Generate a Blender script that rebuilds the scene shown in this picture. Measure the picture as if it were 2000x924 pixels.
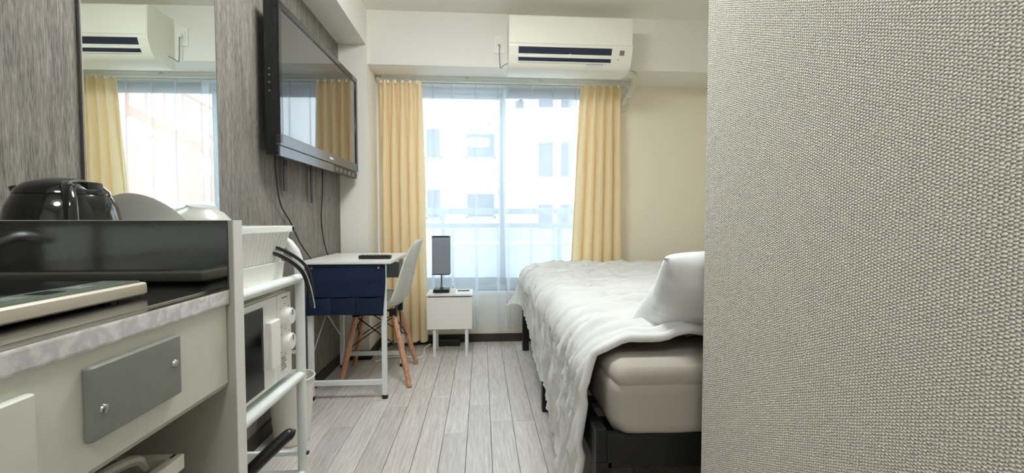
import bpy, bmesh, math, random
from mathutils import Vector, Matrix, noise
random.seed(7)
S = bpy.context.scene
COL = S.collection
for o in list(bpy.data.objects): bpy.data.objects.remove(o)

# ------------------------------------------------------------------ camera
cam_d = bpy.data.cameras.new('camera'); cam = bpy.data.objects.new('camera', cam_d); COL.objects.link(cam)
cam_d.sensor_fit = 'HORIZONTAL'; cam_d.sensor_width = 36; cam_d.lens = 36*850/2000.0
cam_d.clip_start = .02; cam_d.clip_end = 200
YAW = math.atan(60/850.0); PITCH = math.atan(32/850.0*math.cos(YAW))
cam.location = (0, 0, .94); cam.rotation_euler = (math.pi/2-PITCH, 0, -YAW)
S.camera = cam
# ------------------------------------------------------------------ daylight (bright overcast sky)
w = bpy.data.worlds.new('overcast_sky'); S.world = w; w.use_nodes = True
bg = w.node_tree.nodes['Background']; bg.inputs[0].default_value = (.86, .95, 1, 1); bg.inputs[1].default_value = 2.0
pl = bpy.data.lights.new('window_portal', 'AREA'); pl.shape = 'RECTANGLE'; pl.size = 1.7; pl.size_y = 1.64
po = bpy.data.objects.new('window_portal', pl); COL.objects.link(po)
po.location = (.17, 3.56, 1.17); po.rotation_euler = (-math.pi/2, 0, 0); pl.cycles.is_portal = True
S.view_settings.view_transform = 'Standard'; S.view_settings.look = 'None'; S.view_settings.gamma = 1
S.view_settings.exposure = 1.12; S.view_settings.use_curve_mapping = False
S.cycles.max_bounces = 14; S.cycles.diffuse_bounces = 8; S.cycles.glossy_bounces = 6
S.cycles.transparent_max_bounces = 24; S.cycles.transmission_bounces = 8
S.cycles.sample_clamp_indirect = 6; S.cycles.caustics_reflective = False; S.cycles.caustics_refractive = False

# ------------------------------------------------------------------ materials
def lin(c):
    return tuple(((v/255)/12.92 if v/255 <= .04045 else ((v/255+.055)/1.055)**2.4) for v in c)
def nodes(m): return m.node_tree.nodes, m.node_tree.links
def mat(name, rgb, rough=.5, metal=0, bump=None, var=None, coat=0, spec=.5, trans=0):
    """rgb in sRGB 0-255; bump=(scale,strength,dist,stretch); var=(scale,amount,stretch)"""
    m = bpy.data.materials.new(name); m.use_nodes = True
    N, L = nodes(m); b = N['Principled BSDF']
    c = lin(rgb); b.inputs['Base Color'].default_value = (*c, 1)
    b.inputs['Roughness'].default_value = rough; b.inputs['Metallic'].default_value = metal
    b.inputs['Coat Weight'].default_value = coat; b.inputs['Specular IOR Level'].default_value = spec
    tc = N.new('ShaderNodeTexCoord')
    def nz(scale, stretch, detail=4):
        mp = N.new('ShaderNodeMapping'); mp.inputs['Scale'].default_value = stretch
        L.new(tc.outputs['Object'], mp.inputs[0])
        t = N.new('ShaderNodeTexNoise'); t.inputs['Scale'].default_value = scale; t.inputs['Detail'].default_value = detail
        L.new(mp.outputs[0], t.inputs[0]); return t
    if var:
        t = nz(var[0], var[2] if len(var) > 2 else (1,1,1))
        r = N.new('ShaderNodeMapRange'); r.inputs[1].default_value = .3; r.inputs[2].default_value = .7
        r.inputs[3].default_value = 1-var[1]; r.inputs[4].default_value = 1+var[1]
        L.new(t.outputs['Fac'], r.inputs[0])
        mx = N.new('ShaderNodeVectorMath'); mx.operation = 'SCALE'; mx.inputs[0].default_value = c
        L.new(r.outputs[0], mx.inputs['Scale']); L.new(mx.outputs[0], b.inputs['Base Color'])
    if bump:
        t = nz(bump[0], bump[3] if len(bump) > 3 else (1,1,1), 6)
        bp = N.new('ShaderNodeBump'); bp.inputs['Strength'].default_value = bump[1]; bp.inputs['Distance'].default_value = bump[2]
        L.new(t.outputs['Fac'], bp.inputs['Height']); L.new(bp.outputs[0], b.inputs['Normal'])
    return m
def cloth(name, rgb, translucent=.4, transparent=0, weave=900, var=0):
    m = bpy.data.materials.new(name); m.use_nodes = True; N, L = nodes(m)
    N.remove(N['Principled BSDF']); out = N['Material Output']; c = (*lin(rgb), 1)
    d = N.new('ShaderNodeBsdfDiffuse'); d.inputs[0].default_value = c
    t = N.new('ShaderNodeBsdfTranslucent'); t.inputs[0].default_value = c
    mx = N.new('ShaderNodeMixShader'); mx.inputs[0].default_value = translucent
    L.new(d.outputs[0], mx.inputs[1]); L.new(t.outputs[0], mx.inputs[2])
    tc = N.new('ShaderNodeTexCoord'); nz = N.new('ShaderNodeTexNoise'); nz.inputs['Scale'].default_value = weave
    bp = N.new('ShaderNodeBump'); bp.inputs['Strength'].default_value = .12; bp.inputs['Distance'].default_value = .001
    L.new(tc.outputs['Object'], nz.inputs[0]); L.new(nz.outputs['Fac'], bp.inputs['Height'])
    L.new(bp.outputs[0], d.inputs['Normal'])
    last = mx
    if transparent:
        tr = N.new('ShaderNodeBsdfTransparent'); m2 = N.new('ShaderNodeMixShader'); m2.inputs[0].default_value = transparent
        L.new(mx.outputs[0], m2.inputs[1]); L.new(tr.outputs[0], m2.inputs[2]); last = m2
    L.new(last.outputs[0], out.inputs[0]); return m
def glass(name, tint=(1,1,1), gloss=.06):
    m = bpy.data.materials.new(name); m.use_nodes = True; N, L = nodes(m); N.remove(N['Principled BSDF'])
    tr = N.new('ShaderNodeBsdfTransparent'); tr.inputs[0].default_value = (*tint, 1)
    g = N.new('ShaderNodeBsdfGlossy'); g.inputs['Roughness'].default_value = .01
    mx = N.new('ShaderNodeMixShader'); mx.inputs[0].default_value = gloss
    L.new(tr.outputs[0], mx.inputs[1]); L.new(g.outputs[0], mx.inputs[2]); L.new(mx.outputs[0], N['Material Output'].inputs[0]); return m

M = {}
def streak_wall():
    m = mat('grey_brown_streaked_wallpaper', (150,143,130), .75); N, L = nodes(m); b = N['Principled BSDF']
    tc = N.new('ShaderNodeTexCoord'); mp = N.new('ShaderNodeMapping'); mp.inputs['Scale'].default_value = (1, 1, .07)
    L.new(tc.outputs['Object'], mp.inputs[0])
    t = N.new('ShaderNodeTexNoise'); t.inputs['Scale'].default_value = 380; t.inputs['Detail'].default_value = 5; t.inputs['Roughness'].default_value = .65
    L.new(mp.outputs[0], t.inputs[0])
    t2 = N.new('ShaderNodeTexNoise'); t2.inputs['Scale'].default_value = 60; t2.inputs['Detail'].default_value = 3; L.new(mp.outputs[0], t2.inputs[0])
    ad = N.new('ShaderNodeMath'); ad.operation = 'MULTIPLY_ADD'; ad.inputs[1].default_value = .7; L.new(t.outputs['Fac'], ad.inputs[0])
    ml = N.new('ShaderNodeMath'); ml.operation = 'MULTIPLY'; ml.inputs[1].default_value = .3; L.new(t2.outputs['Fac'], ml.inputs[0]); L.new(ml.outputs[0], ad.inputs[2])
    cr = N.new('ShaderNodeValToRGB'); e = cr.color_ramp.elements
    e[0].position = .38; e[0].color = (*lin((84,80,73)), 1); e[1].position = .64; e[1].color = (*lin((148,142,131)), 1)
    L.new(ad.outputs[0], cr.inputs[0]); L.new(cr.outputs[0], b.inputs['Base Color'])
    bp = N.new('ShaderNodeBump'); bp.inputs['Strength'].default_value = .35; bp.inputs['Distance'].default_value = .0015
    L.new(ad.outputs[0], bp.inputs['Height']); L.new(bp.outputs[0], b.inputs['Normal']); return m
def woven_wall():
    m = mat('beige_woven_wallpaper', (222,215,200), .8); N, L = nodes(m); b = N['Principled BSDF']
    tc = N.new('ShaderNodeTexCoord'); sp = N.new('ShaderNodeSeparateXYZ')
    nz = N.new('ShaderNodeTexNoise'); nz.inputs['Scale'].default_value = 130; nz.inputs['Detail'].default_value = 3
    L.new(tc.outputs['Object'], nz.inputs[0])
    off = N.new('ShaderNodeVectorMath'); off.operation = 'MULTIPLY_ADD'; off.inputs[1].default_value = (.0042,)*3
    L.new(nz.outputs['Color'], off.inputs[0]); L.new(tc.outputs['Object'], off.inputs[2]); L.new(off.outputs[0], sp.inputs[0])
    def math_(op, a, bb=None, c=None):
        n = N.new('ShaderNodeMath'); n.operation = op
        for i, v in enumerate((a, bb, c)):
            if v is None: continue
            if isinstance(v, (int, float)): n.inputs[i].default_value = v
            else: L.new(v, n.inputs[i])
        return n.outputs[0]
    xy = math_('ADD', sp.outputs[0], sp.outputs[1])
    sx = math_('SINE', math_('MULTIPLY', xy, 2*math.pi/.0048))
    half = math_('MULTIPLY', math_('FLOOR', math_('MULTIPLY', xy, 1/.0048)), math.pi)
    sz = math_('SINE', math_('ADD', math_('MULTIPLY', sp.outputs[2], 2*math.pi/.0044), half))
    h = math_('ADD', math_('MULTIPLY', sx, .6), math_('MULTIPLY', sz, .75))
    n2 = N.new('ShaderNodeTexNoise'); n2.inputs['Scale'].default_value = 500; n2.inputs['Detail'].default_value = 2; L.new(tc.outputs['Object'], n2.inputs[0])
    h2 = math_('ADD', h, math_('MULTIPLY', n2.outputs['Fac'], 1.5))
    bp = N.new('ShaderNodeBump'); bp.inputs['Strength'].default_value = .8; bp.inputs['Distance'].default_value = .0011
    L.new(h2, bp.inputs['Height']); L.new(bp.outputs[0], b.inputs['Normal'])
    mr = N.new('ShaderNodeMapRange'); mr.inputs[1].default_value = -.8; mr.inputs[2].default_value = 2.0; L.new(h2, mr.inputs[0])
    cr = N.new('ShaderNodeValToRGB'); e = cr.color_ramp.elements
    e[0].color = (*lin((158,152,140)), 1); e[1].color = (*lin((236,230,214)), 1)
    L.new(mr.outputs[0], cr.inputs[0]); L.new(cr.outputs[0], b.inputs['Base Color']); return m
def plank_mat():
    m = mat('grey_oak_plank', (170,163,154), .25); N, L = nodes(m); b = N['Principled BSDF']
    tc = N.new('ShaderNodeTexCoord'); oi = N.new('ShaderNodeObjectInfo')
    cb = N.new('ShaderNodeVectorMath'); cb.operation = 'MULTIPLY_ADD'; cb.inputs[1].default_value = (37, 61, 13)
    cc = N.new('ShaderNodeCombineXYZ')
    for i in range(3): L.new(oi.outputs['Random'], cc.inputs[i])
    L.new(cc.outputs[0], cb.inputs[0]); L.new(tc.outputs['Object'], cb.inputs[2])
    mp = N.new('ShaderNodeMapping'); mp.inputs['Scale'].default_value = (1, .06, 1); L.new(cb.outputs[0], mp.inputs[0])
    t = N.new('ShaderNodeTexNoise'); t.inputs['Scale'].default_value = 120; t.inputs['Detail'].default_value = 6; t.inputs['Roughness'].default_value = .7
    t.inputs['Distortion'].default_value = .6; L.new(mp.outputs[0], t.inputs[0])
    cr = N.new('ShaderNodeValToRGB'); e = cr.color_ramp.elements
    e[0].position = .3; e[0].color = (*lin((184,178,171)), 1); e[1].position = .72; e[1].color = (*lin((232,228,224)), 1)
    L.new(t.outputs['Fac'], cr.inputs[0])
    tone = N.new('ShaderNodeValToRGB'); te = tone.color_ramp.elements
    te[0].color = (.82, .805, .80, 1); te[1].color = (1.0, 1.0, 1.0, 1)
    n = te.new(.5); n.color = (.93, .905, .88, 1)
    L.new(oi.outputs['Random'], tone.inputs[0])
    mx = N.new('ShaderNodeVectorMath'); mx.operation = 'MULTIPLY'; L.new(cr.outputs[0], mx.inputs[0]); L.new(tone.outputs[0], mx.inputs[1])
    L.new(mx.outputs[0], b.inputs['Base Color'])
    bp = N.new('ShaderNodeBump'); bp.inputs['Strength'].default_value = .12; bp.inputs['Distance'].default_value = .001
    L.new(t.outputs['Fac'], bp.inputs['Height']); L.new(bp.outputs[0], b.inputs['Normal']); return m
def swirl_steel():
    m = mat('brushed_scratched_steel', (222,222,219), .35, .35); N, L = nodes(m); b = N['Principled BSDF']
    tc = N.new('ShaderNodeTexCoord'); t = N.new('ShaderNodeTexWave'); t.inputs['Scale'].default_value = 9; t.inputs['Distortion'].default_value = 20
    t.inputs['Detail'].default_value = 5; t.inputs['Detail Scale'].default_value = 2.2; L.new(tc.outputs['Object'], t.inputs[0])
    mr = N.new('ShaderNodeMapRange'); mr.inputs[3].default_value = .3; mr.inputs[4].default_value = .42; L.new(t.outputs['Fac'], mr.inputs[0])
    L.new(mr.outputs[0], b.inputs['Roughness'])
    m2 = N.new('ShaderNodeMapRange'); m2.inputs[3].default_value = .6; m2.inputs[4].default_value = .82; L.new(t.outputs['Fac'], m2.inputs[0]); L.new(m2.outputs[0], b.inputs['Base Color'])
    bp = N.new('ShaderNodeBump'); bp.inputs['Strength'].default_value = .1; bp.inputs['Distance'].default_value = .001
    L.new(t.outputs['Fac'], bp.inputs['Height']); L.new(bp.outputs[0], b.inputs['Normal']); return m
def wood_leg():
    m = mat('warm_beech_wood', (196,140,108), .45); N, L = nodes(m); b = N['Principled BSDF']
    tc = N.new('ShaderNodeTexCoord'); mp = N.new('ShaderNodeMapping'); mp.inputs['Scale'].default_value = (1, 1, .08); L.new(tc.outputs['Object'], mp.inputs[0])
    t = N.new('ShaderNodeTexNoise'); t.inputs['Scale'].default_value = 150; t.inputs['Detail'].default_value = 4; L.new(mp.outputs[0], t.inputs[0])
    cr = N.new('ShaderNodeValToRGB'); e = cr.color_ramp.elements
    e[0].position = .3; e[0].color = (*lin((168,112,84)), 1); e[1].position = .7; e[1].color = (*lin((216,166,132)), 1)
    L.new(t.outputs['Fac'], cr.inputs[0]); L.new(cr.outputs[0], b.inputs['Base Color']); return m

M['streak'] = streak_wall(); M['woven'] = woven_wall(); M['plank'] = plank_mat(); M['swirl'] = swirl_steel(); M['beech'] = wood_leg()
M['wall'] = mat('cream_wallpaper', (242,236,218), .85, bump=(220,.25,.001))
M['wallw'] = mat('white_wallpaper', (234,231,222), .85, bump=(220,.25,.001))
M['ceil'] = mat('white_ceiling', (236,233,226), .9, bump=(160,.3,.001))
M['base'] = mat('dark_brown_baseboard', (52,47,46), .5)
M['sub'] = mat('dark_subfloor', (40,37,34), .8)
M['white'] = mat('white_plastic', (236,236,230), .4)
M['whitem'] = mat('white_painted_metal', (226,230,226), .3)
M['lam'] = mat('white_laminate', (235,234,228), .3)
M['cream'] = mat('cream_cabinet_laminate', (214,215,204), .45, var=(40,.03))
M['edge'] = mat('grey_cabinet_edge', (176,174,164), .5)
M['grey'] = mat('grey_plastic_plate', (128,130,122), .42, var=(60,.04))
M['steel'] = mat('polished_steel', (200,200,198), .18, 1)
M['dsteel'] = mat('dull_steel', (150,150,150), .35, 1)
M['splash'] = mat('dark_glossy_splash_panel', (108,111,112), .1, 1, bump=(14,.05,.004), spec=.9)
M['black'] = mat('black_plastic', (16,17,20), .35)
M['bgloss'] = mat('black_gloss', (9,12,14), .07, coat=.5)
M['blackmetal'] = mat('black_metal', (13,13,16), .4)
M['screen'] = mat('tv_screen_glass', (10,11,13), .04, spec=1, coat=1)
M['tvsilver'] = mat('dark_silver_plastic', (96,102,108), .22, .5)
M['navy'] = mat('navy_felt', (46,60,92), .9, bump=(500,.3,.001), var=(30,.06))
M['mirror'] = mat('mirror_silver', (238,244,240), .005, 1)
M['yellow'] = cloth('yellow_curtain_cloth', (246,228,190), .22)
M['sheer'] = cloth('white_sheer_cloth', (236,243,250), .68, .5)
M['duvet'] = cloth('white_cotton_duvet', (230,230,227), .05, 0, 1200)
M['under'] = cloth('taupe_duvet_lining', (150,136,132), .05, 0, 1200)
M['sheet'] = cloth('off_white_fitted_sheet', (186,178,166), .05, 0, 1200)
M['pillow'] = cloth('white_pillowcase', (240,242,242), .05, 0, 1200)
M['shade'] = cloth('grey_lampshade_cloth', (172,178,188), .4)
M['pane'] = glass('window_glass', (.96,.99,1), .05)
M['alu'] = mat('blue_grey_aluminium', (150,164,172), .4, .4)
M['ac'] = mat('ac_ivory_plastic', (238,236,222), .4)
M['acdark'] = mat('ac_dark_blue_vent', (32,38,62), .5)
M['hose'] = mat('ivory_hose', (222,218,204), .55)
M['facade'] = mat('white_facade', (236,238,240), .9)
M['facadeg'] = mat('pale_grey_recess', (140,142,156), .9)
M['farglass'] = mat('far_window_glass', (70,80,92), .15)
M['orange'] = mat('orange_painted_steel', (238,140,108), .6)
M['pink'] = mat('pale_pink_render', (240,196,184), .9)
M['concrete'] = mat('pale_concrete', (205,208,208), .9, var=(3,.06))
M['frost'] = mat('frosted_panel', (210,218,224), .5)
M['bin'] = mat('white_bin_plastic', (226,224,214), .45)
M['bowl'] = mat('grey_white_ceramic', (190,190,184), .3)
M['cook'] = mat('cooktop_black_glass', (14,16,17), .06, spec=.9)
M['cookbody'] = mat('cooktop_beige_body', (214,204,184), .4)
M['ctrl'] = mat('cooktop_control_strip', (112,124,110), .25)
M['mwglass'] = mat('microwave_door_glass', (12,14,18), .08, spec=.8)
M['print'] = mat('grey_print', (120,122,120), .6)
M['bprint'] = mat('pale_blue_print', (140,160,190), .6)
M['cable'] = mat('black_cable', (22,21,22), .5)

# ------------------------------------------------------------------ mesh helpers (all in world coordinates)
W = {}
def box(bm, x0, x1, y0, y1, z0, z1, bev=0, seg=2, rot=None):
    r = bmesh.ops.create_cube(bm, size=1); vs = r['verts']
    for v in vs: v.co = Vector(((x0+x1)/2+v.co.x*(x1-x0), (y0+y1)/2+v.co.y*(y1-y0), (z0+z1)/2+v.co.z*(z1-z0)))
    if bev:
        es = list({e for v in vs for e in v.link_edges})
        bmesh.ops.bevel(bm, geom=es, offset=bev, segments=seg, profile=.7, affect='EDGES')
    return bm
def bx(*a, **k): return box(bmesh.new(), *a, **k)
def tube(bm, pts, r, seg=10, caps=True, closed=False):
    pts = [Vector(p) for p in pts]; n = len(pts); rs = r if isinstance(r, (list, tuple)) else [r]*n
    rings = []; prev = None
    for i, p in enumerate(pts):
        if closed: t = pts[(i+1) % n]-pts[i-1]
        else: t = pts[min(i+1, n-1)]-pts[max(i-1, 0)]
        t.normalize()
        if prev is None:
            a = Vector((0,0,1)) if abs(t.z) < .9 else Vector((1,0,0)); u = t.cross(a).normalized()
        else: u = (prev-t*prev.dot(t)).normalized()
        prev = u; v = t.cross(u)
        rings.append([bm.verts.new(p+(u*math.cos(2*math.pi*k/seg)+v*math.sin(2*math.pi*k/seg))*rs[i]) for k in range(seg)])
    m = n if closed else n-1
    for i in range(m):
        A, B = rings[i], rings[(i+1) % n]
        for k in range(seg): bm.faces.new((A[k], A[(k+1) % seg], B[(k+1) % seg], B[k]))
    if caps and not closed: bm.faces.new(rings[0][::-1]); bm.faces.new(rings[-1])
    return bm
def tb(*a, **k): return tube(bmesh.new(), *a, **k)
def curve(pts, n=8):
    P = [Vector(p) for p in pts]; P = [P[0]*2-P[1]]+P+[P[-1]*2-P[-2]]; out = []
    for i in range(1, len(P)-2):
        for k in range(n):
            t = k/n; a, b, c, d = P[i-1:i+3]
            out.append(.5*((2*b)+(c-a)*t+(2*a-5*b+4*c-d)*t*t+(3*b-a-3*c+d)*t**3))
    out.append(P[-2]); return out
def lathe(bm, prof, c=(0,0,0), seg=32, mtx=None, sx=1, sy=1):
    rings = []; c = Vector(c)
    for (r, z) in prof:
        if r < 1e-6: rings.append([bm.verts.new((0, 0, z))])
        else: rings.append([bm.verts.new((sx*r*math.cos(2*math.pi*k/seg), sy*r*math.sin(2*math.pi*k/seg), z)) for k in range(seg)])
    for A, B in zip(rings, rings[1:]):
        for k in range(seg):
            k2 = (k+1) % seg
            if len(A) == 1 and len(B) == 1: continue
            if len(A) == 1: bm.faces.new((A[0], B[k2], B[k]))
            elif len(B) == 1: bm.faces.new((A[k], A[k2], B[0]))
            else: bm.faces.new((A[k], A[k2], B[k2], B[k]))
    vs = [v for R in rings for v in R]
    for v in vs:
        if mtx: v.co = mtx @ v.co
        v.co += c
    return bm
def prism(bm, prof, axis, a, b):
    """prof list of 2D points; extruded along axis x|y|z from a to b"""
    def p3(p, t): return (t, p[0], p[1]) if axis == 'x' else (p[0], t, p[1]) if axis == 'y' else (p[0], p[1], t)
    A = [bm.verts.new(p3(p, a)) for p in prof]; B = [bm.verts.new(p3(p, b)) for p in prof]; n = len(prof)
    for k in range(n): bm.faces.new((A[k], A[(k+1) % n], B[(k+1) % n], B[k]))
    bm.faces.new(A[::-1]); bm.faces.new(B); return bm
def sheet(bm, f, nu, nv):
    V = [[bm.verts.new(f(i/nu, j/nv)) for i in range(nu+1)] for j in range(nv+1)]
    for j in range(nv):
        for i in range(nu): bm.faces.new((V[j][i], V[j][i+1], V[j+1][i+1], V[j+1][i]))
    return bm
def rotate(bm, ang, axis, c):
    bmesh.ops.rotate(bm, verts=bm.verts, cent=c, matrix=Matrix.Rotation(ang, 3, axis)); return bm
def obj(name, bm, m, parent=None, smooth=False, base=None, auto=True):
    bmesh.ops.recalc_face_normals(bm, faces=bm.faces)
    if parent is not None: o_ = W[parent.name]
    else:
        if base is None:
            xs = [v.co for v in bm.verts]
            base = (sum(v.x for v in xs)/len(xs), sum(v.y for v in xs)/len(xs), min(v.z for v in xs))
        o_ = Vector(base)
    for v in bm.verts: v.co -= o_
    me = bpy.data.meshes.new(name); bm.to_mesh(me); bm.free()
    me.materials.append(M[m] if isinstance(m, str) else m)
    if smooth:
        for p in me.polygons: p.use_smooth = True
        if auto: me.set_sharp_from_angle(angle=math.radians(38))
    o = bpy.data.objects.new(name, me); COL.objects.link(o)
    if parent is not None: o.parent = parent
    else: o.location = o_
    W[o.name] = o_; return o
def tag(o, label, cat, group=None):
    o['label'] = label; o['category'] = cat
    if group: o['group'] = group
    return o
def thing(name, loc, label, cat, group=None):
    o = bpy.data.objects.new(name, None); COL.objects.link(o); o.location = loc; o.empty_display_size = .05
    W[o.name] = Vector(loc); return tag(o, label, cat, group)
def struct(name, bm, m, label=None, **k):
    o = obj(name, bm, m, **k)
    if o.parent is None: o['kind'] = 'structure'
    return o
def sgroup(name, loc):
    o = bpy.data.objects.new(name, None); COL.objects.link(o); o.location = loc; W[o.name] = Vector(loc); o['kind'] = 'structure'; return o

# ================================================================== THE ROOM
XL, XR, YF, YB, ZC = -.935, 1.9, 3.35, -1.7, 2.335
PX, PY = .53, 1.0                                             # corner of the bathroom block
fl = struct('floor', bx(XL-.05, XR+.05, YB-.05, YF+.05, -.09, -.012), 'sub', base=(0,0,0))
PW = .1035; cache = {}
def plank(x0, y0, ln):
    key = round(ln, 2)
    if key not in cache:
        b = bmesh.new(); box(b, -.0, PW-.0016, 0, key-.0014, -.012, 0, bev=.0012, seg=1)
        me = bpy.data.meshes.new('plank'); b.to_mesh(me); b.free(); me.materials.append(M['plank']); cache[key] = me
    o = bpy.data.objects.new('plank', cache[key]); COL.objects.link(o); o.parent = fl; o.location = (x0, y0, 0)
r0 = math.ceil((XL-.041)/PW)-1
for i in range(r0, int((XR-.041)/PW)+1):
    x0 = .041+i*PW
    if x0+PW > XR+.04: continue
    y = YB+round(random.uniform(-.9, -.1), 1)
    while y < YF:
        ln = .9; a = max(y, YB); e = min(y+ln, YF)
        if e-a > .03: plank(x0, round(a, 2), round(e-a, 2))
        y += ln
struct('ceiling', bx(XL-.1, XR+.1, YB-.1, YF+.1, ZC, ZC+.12), 'ceil')
wl = struct('wall_left', bx(XL-.12, XL, YB-.1, YF, 0, ZC), 'streak')
struct('wall_right', bx(XR, XR+.12, PY-.1, YF+.12, 0, ZC), 'wall')
struct('wall_back', bx(XL-.12, PX+.2, YB-.12, YB, 0, ZC), 'wallw')
struct('wall_partition', bx(PX, XR+.12, YB-.12, PY, 0, ZC, bev=.003), 'woven')
# window wall with its opening
OX0, OX1, OZ0, OZ1 = -.63, .97, .395, 1.95
b = bmesh.new()
box(b, XL-.12, OX0, YF, YF+.14, 0, ZC); box(b, OX1, XR+.12, YF, YF+.14, 0, ZC)
box(b, OX0, OX1, YF, YF+.14, 0, OZ0); box(b, OX0, OX1, YF, YF+.14, OZ1, ZC)
struct('wall_window', b, 'wall')
struct('trim_1', bx(-.755, XR, 3.0, YF, 1.98, ZC), 'wallw')              # deep beam over the window
b = bmesh.new(); box(b, XL, -.755, YB, 2.97, 2.095, ZC); struct('trim_2', b, 'wallw')   # boxed beam above the left wall
struct('trim_3', bx(XL, -.755, 2.97, YF, 0, ZC), 'wallw')                # corner column
# baseboards
struct('baseboard_left', bx(XL, XL+.012, .7, 2.97, 0, .062, bev=.003), 'base')
b = bmesh.new(); box(b, XL, -.745, 2.958, 2.97, 0, .062, bev=.003); box(b, -.755, -.743, 2.958, YF, 0, .062, bev=.003)
struct('baseboard_column', b, 'base')
struct('baseboard_window', bx(-.74, XR, YF-.012, YF, 0, .062, bev=.003), 'base')
struct('baseboard_right', bx(XR-.012, XR, PY, YF, 0, .062, bev=.003), 'base')
struct('baseboard_partition', bx(PX-.012, PX, YB, PY+.012, 0, .062, bev=.003), 'base')
# window
wn = sgroup('window_1', (.17, YF+.07, OZ0))
b = bmesh.new()
for a in ((OX0, OX0+.035, OZ0, OZ1), (OX1-.035, OX1, OZ0, OZ1), (OX0, OX1, OZ0, OZ0+.04), (OX0, OX1, OZ1-.035, OZ1)):
    box(b, a[0], a[1], YF+.02, YF+.12, a[2], a[3], bev=.003)
obj('window_frame', b, 'alu', wn)
def sash(x0, x1, y):
    b = bmesh.new()
    for a in ((x0, x0+.045, OZ0+.03, OZ1-.025), (x1-.045, x1, OZ0+.03, OZ1-.025), (x0, x1, OZ0+.03, OZ0+.095), (x0, x1, OZ1-.07, OZ1-.025)):
        box(b, a[0], a[1], y-.014, y+.014, a[2], a[3], bev=.003)
    s = obj('sash', b, 'alu', wn)
    obj('pane', bx(x0+.04, x1-.04, y-.002, y+.002, OZ0+.09, OZ1-.065), 'pane', s); return s
sash(OX0+.03, .19, YF+.088); s2 = sash(.145, OX1-.03, YF+.05)
b = bx(.15, .172, YF+.012, YF+.036, 1.07, 1.17, bev=.005); tube(b, curve([(.161,YF+.016,1.12),(.14,YF+.008,1.13),(.135,YF+.004,1.17)]), .008)
obj('crescent_lock', b, 'alu', wn, smooth=True)
b = bmesh.new()
box(b, OX0-.03, OX1+.03, YF-.02, YF+.03, OZ0-.03, OZ0, bev=.004)
obj('window_sill', b, 'lam', wn)

# fill lamps added to brighten the room, both unseen above the frame
def emit(name, rgb, k):
    m = bpy.data.materials.new(name); m.use_nodes = True; N, L = nodes(m); N.remove(N['Principled BSDF'])
    e = N.new('ShaderNodeEmission'); e.inputs[0].default_value = (*rgb, 1); e.inputs[1].default_value = k
    L.new(e.outputs[0], N['Material Output'].inputs[0]); return m
def fill_lamp(x, y, r, k, rgb, label):
    t = thing('fill_lamp', (x, y, ZC-.143), label, 'lamp')
    obj('housing', lathe(bmesh.new(), [(0,ZC),(r*.9,ZC),(r,ZC-.015),(r,ZC-.03),(r*.97,ZC-.03),(0,ZC-.03)], (x,y,0), 40), 'white', t, True)
    obj('diffuser', lathe(bmesh.new(), [(r*.97,ZC-.03),(r*.98,ZC-.09),(r*.93,ZC-.115),(r*.8,ZC-.13),(r*.5,ZC-.14),(0,ZC-.143)], (x,y,0), 40), emit('fill_lamp_glow', rgb, k), t, True)
fill_lamp(-.12, 1.5, .28, 15, (.94,.985,1.02), 'round white fill lamp added over the middle of the room, out of view')
fill_lamp(-.05, -.6, .2, 13, (.94,.985,1.02), 'small round fill lamp added in the entrance corridor, out of view')

# ================================================================== OUTSIDE
struct('ground', bx(-30, 30, 3.6, 60, -6.2, -6), 'concrete')
struct('balcony_floor', bx(-1.6, 2.6, YF+.141, 4.5, .05, .2), 'concrete')
br = thing('balcony_railing', (.5, 4.4, .2), 'pale grey balcony railing with frosted panels outside the window', 'railing')
obj('top_rail', bx(-1.6, 2.6, 4.37, 4.43, 1.0, 1.06, bev=.008), 'alu', br)
obj('middle_rail', bx(-1.6, 2.6, 4.385, 4.415, .86, .91, bev=.006), 'alu', br)
obj('lower_rail', bx(-1.6, 2.6, 4.385, 4.415, .70, .72, bev=.004), 'whitem', br)
for i in range(8):
    x = -1.55+i*.585
    obj('post', bx(x-.02, x+.02, 4.38, 4.42, .2, 1.0), 'alu', br)
for i in range(7):
    x = -1.55+i*.585
    obj('panel', bx(x+.025, x+.56, 4.395, 4.405, .26, .695), 'frost', br); obj('panel', bx(x+.025, x+.56, 4.395, 4.405, .725, .855), 'frost', br)
hb = thing('laundry_pole_bracket', (.35, YF+.15, 1.95), 'grey laundry pole bracket hanging outside above the window', 'bracket')
obj('wall_plate', bx(.32, .38, YF+.141, YF+.155, 1.93, 2.02, bev=.004), 'dsteel', hb)
obj('arm', bx(.335, .365, YF+.155, 3.95, 1.99, 2.02, bev=.004), 'dsteel', hb)
obj('hook_block', bx(.30, .38, 3.84, 3.95, 1.925, 1.99, bev=.01), 'dsteel', hb)
BY = 11.0
ab = thing('apartment_building', (-2, BY, -6), 'white apartment block opposite with small grey windows, behind the sheer curtains', 'building')
obj('facade', bx(-9, 1.45, BY, BY+6, -6, 9), 'facade', ab)
obj('stepped_wing', bx(1.45, 2.6, BY+1.2, BY+6, -6, 9), 'facadeg', ab)
for fz in (-.55, 1.72, 3.45, 5.2):
    obj('balcony_wall', bx(1.45, 2.6, BY-.05, BY+1.2, fz-.35, fz+.32), 'facade', ab)
obj('side_fin', bx(2.45, 2.75, BY-.1, BY+6, -6, 9), 'facade', ab)
def bwin(x0, x1, z0, z1):
    b = bmesh.new()
    for a in ((x0-.04,x0,z0-.04,z1+.04),(x1,x1+.04,z0-.04,z1+.04),(x0,x1,z1,z1+.04),(x0-.06,x1+.06,z0-.08,z0)): box(b, a[0],a[1],BY-.05,BY+.0,a[2],a[3])
    f = obj('window', b, 'facadeg', ab); obj('pane', bx(x0, x1, BY-.02, BY-.005, z0, z1), 'farglass', f)
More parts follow.
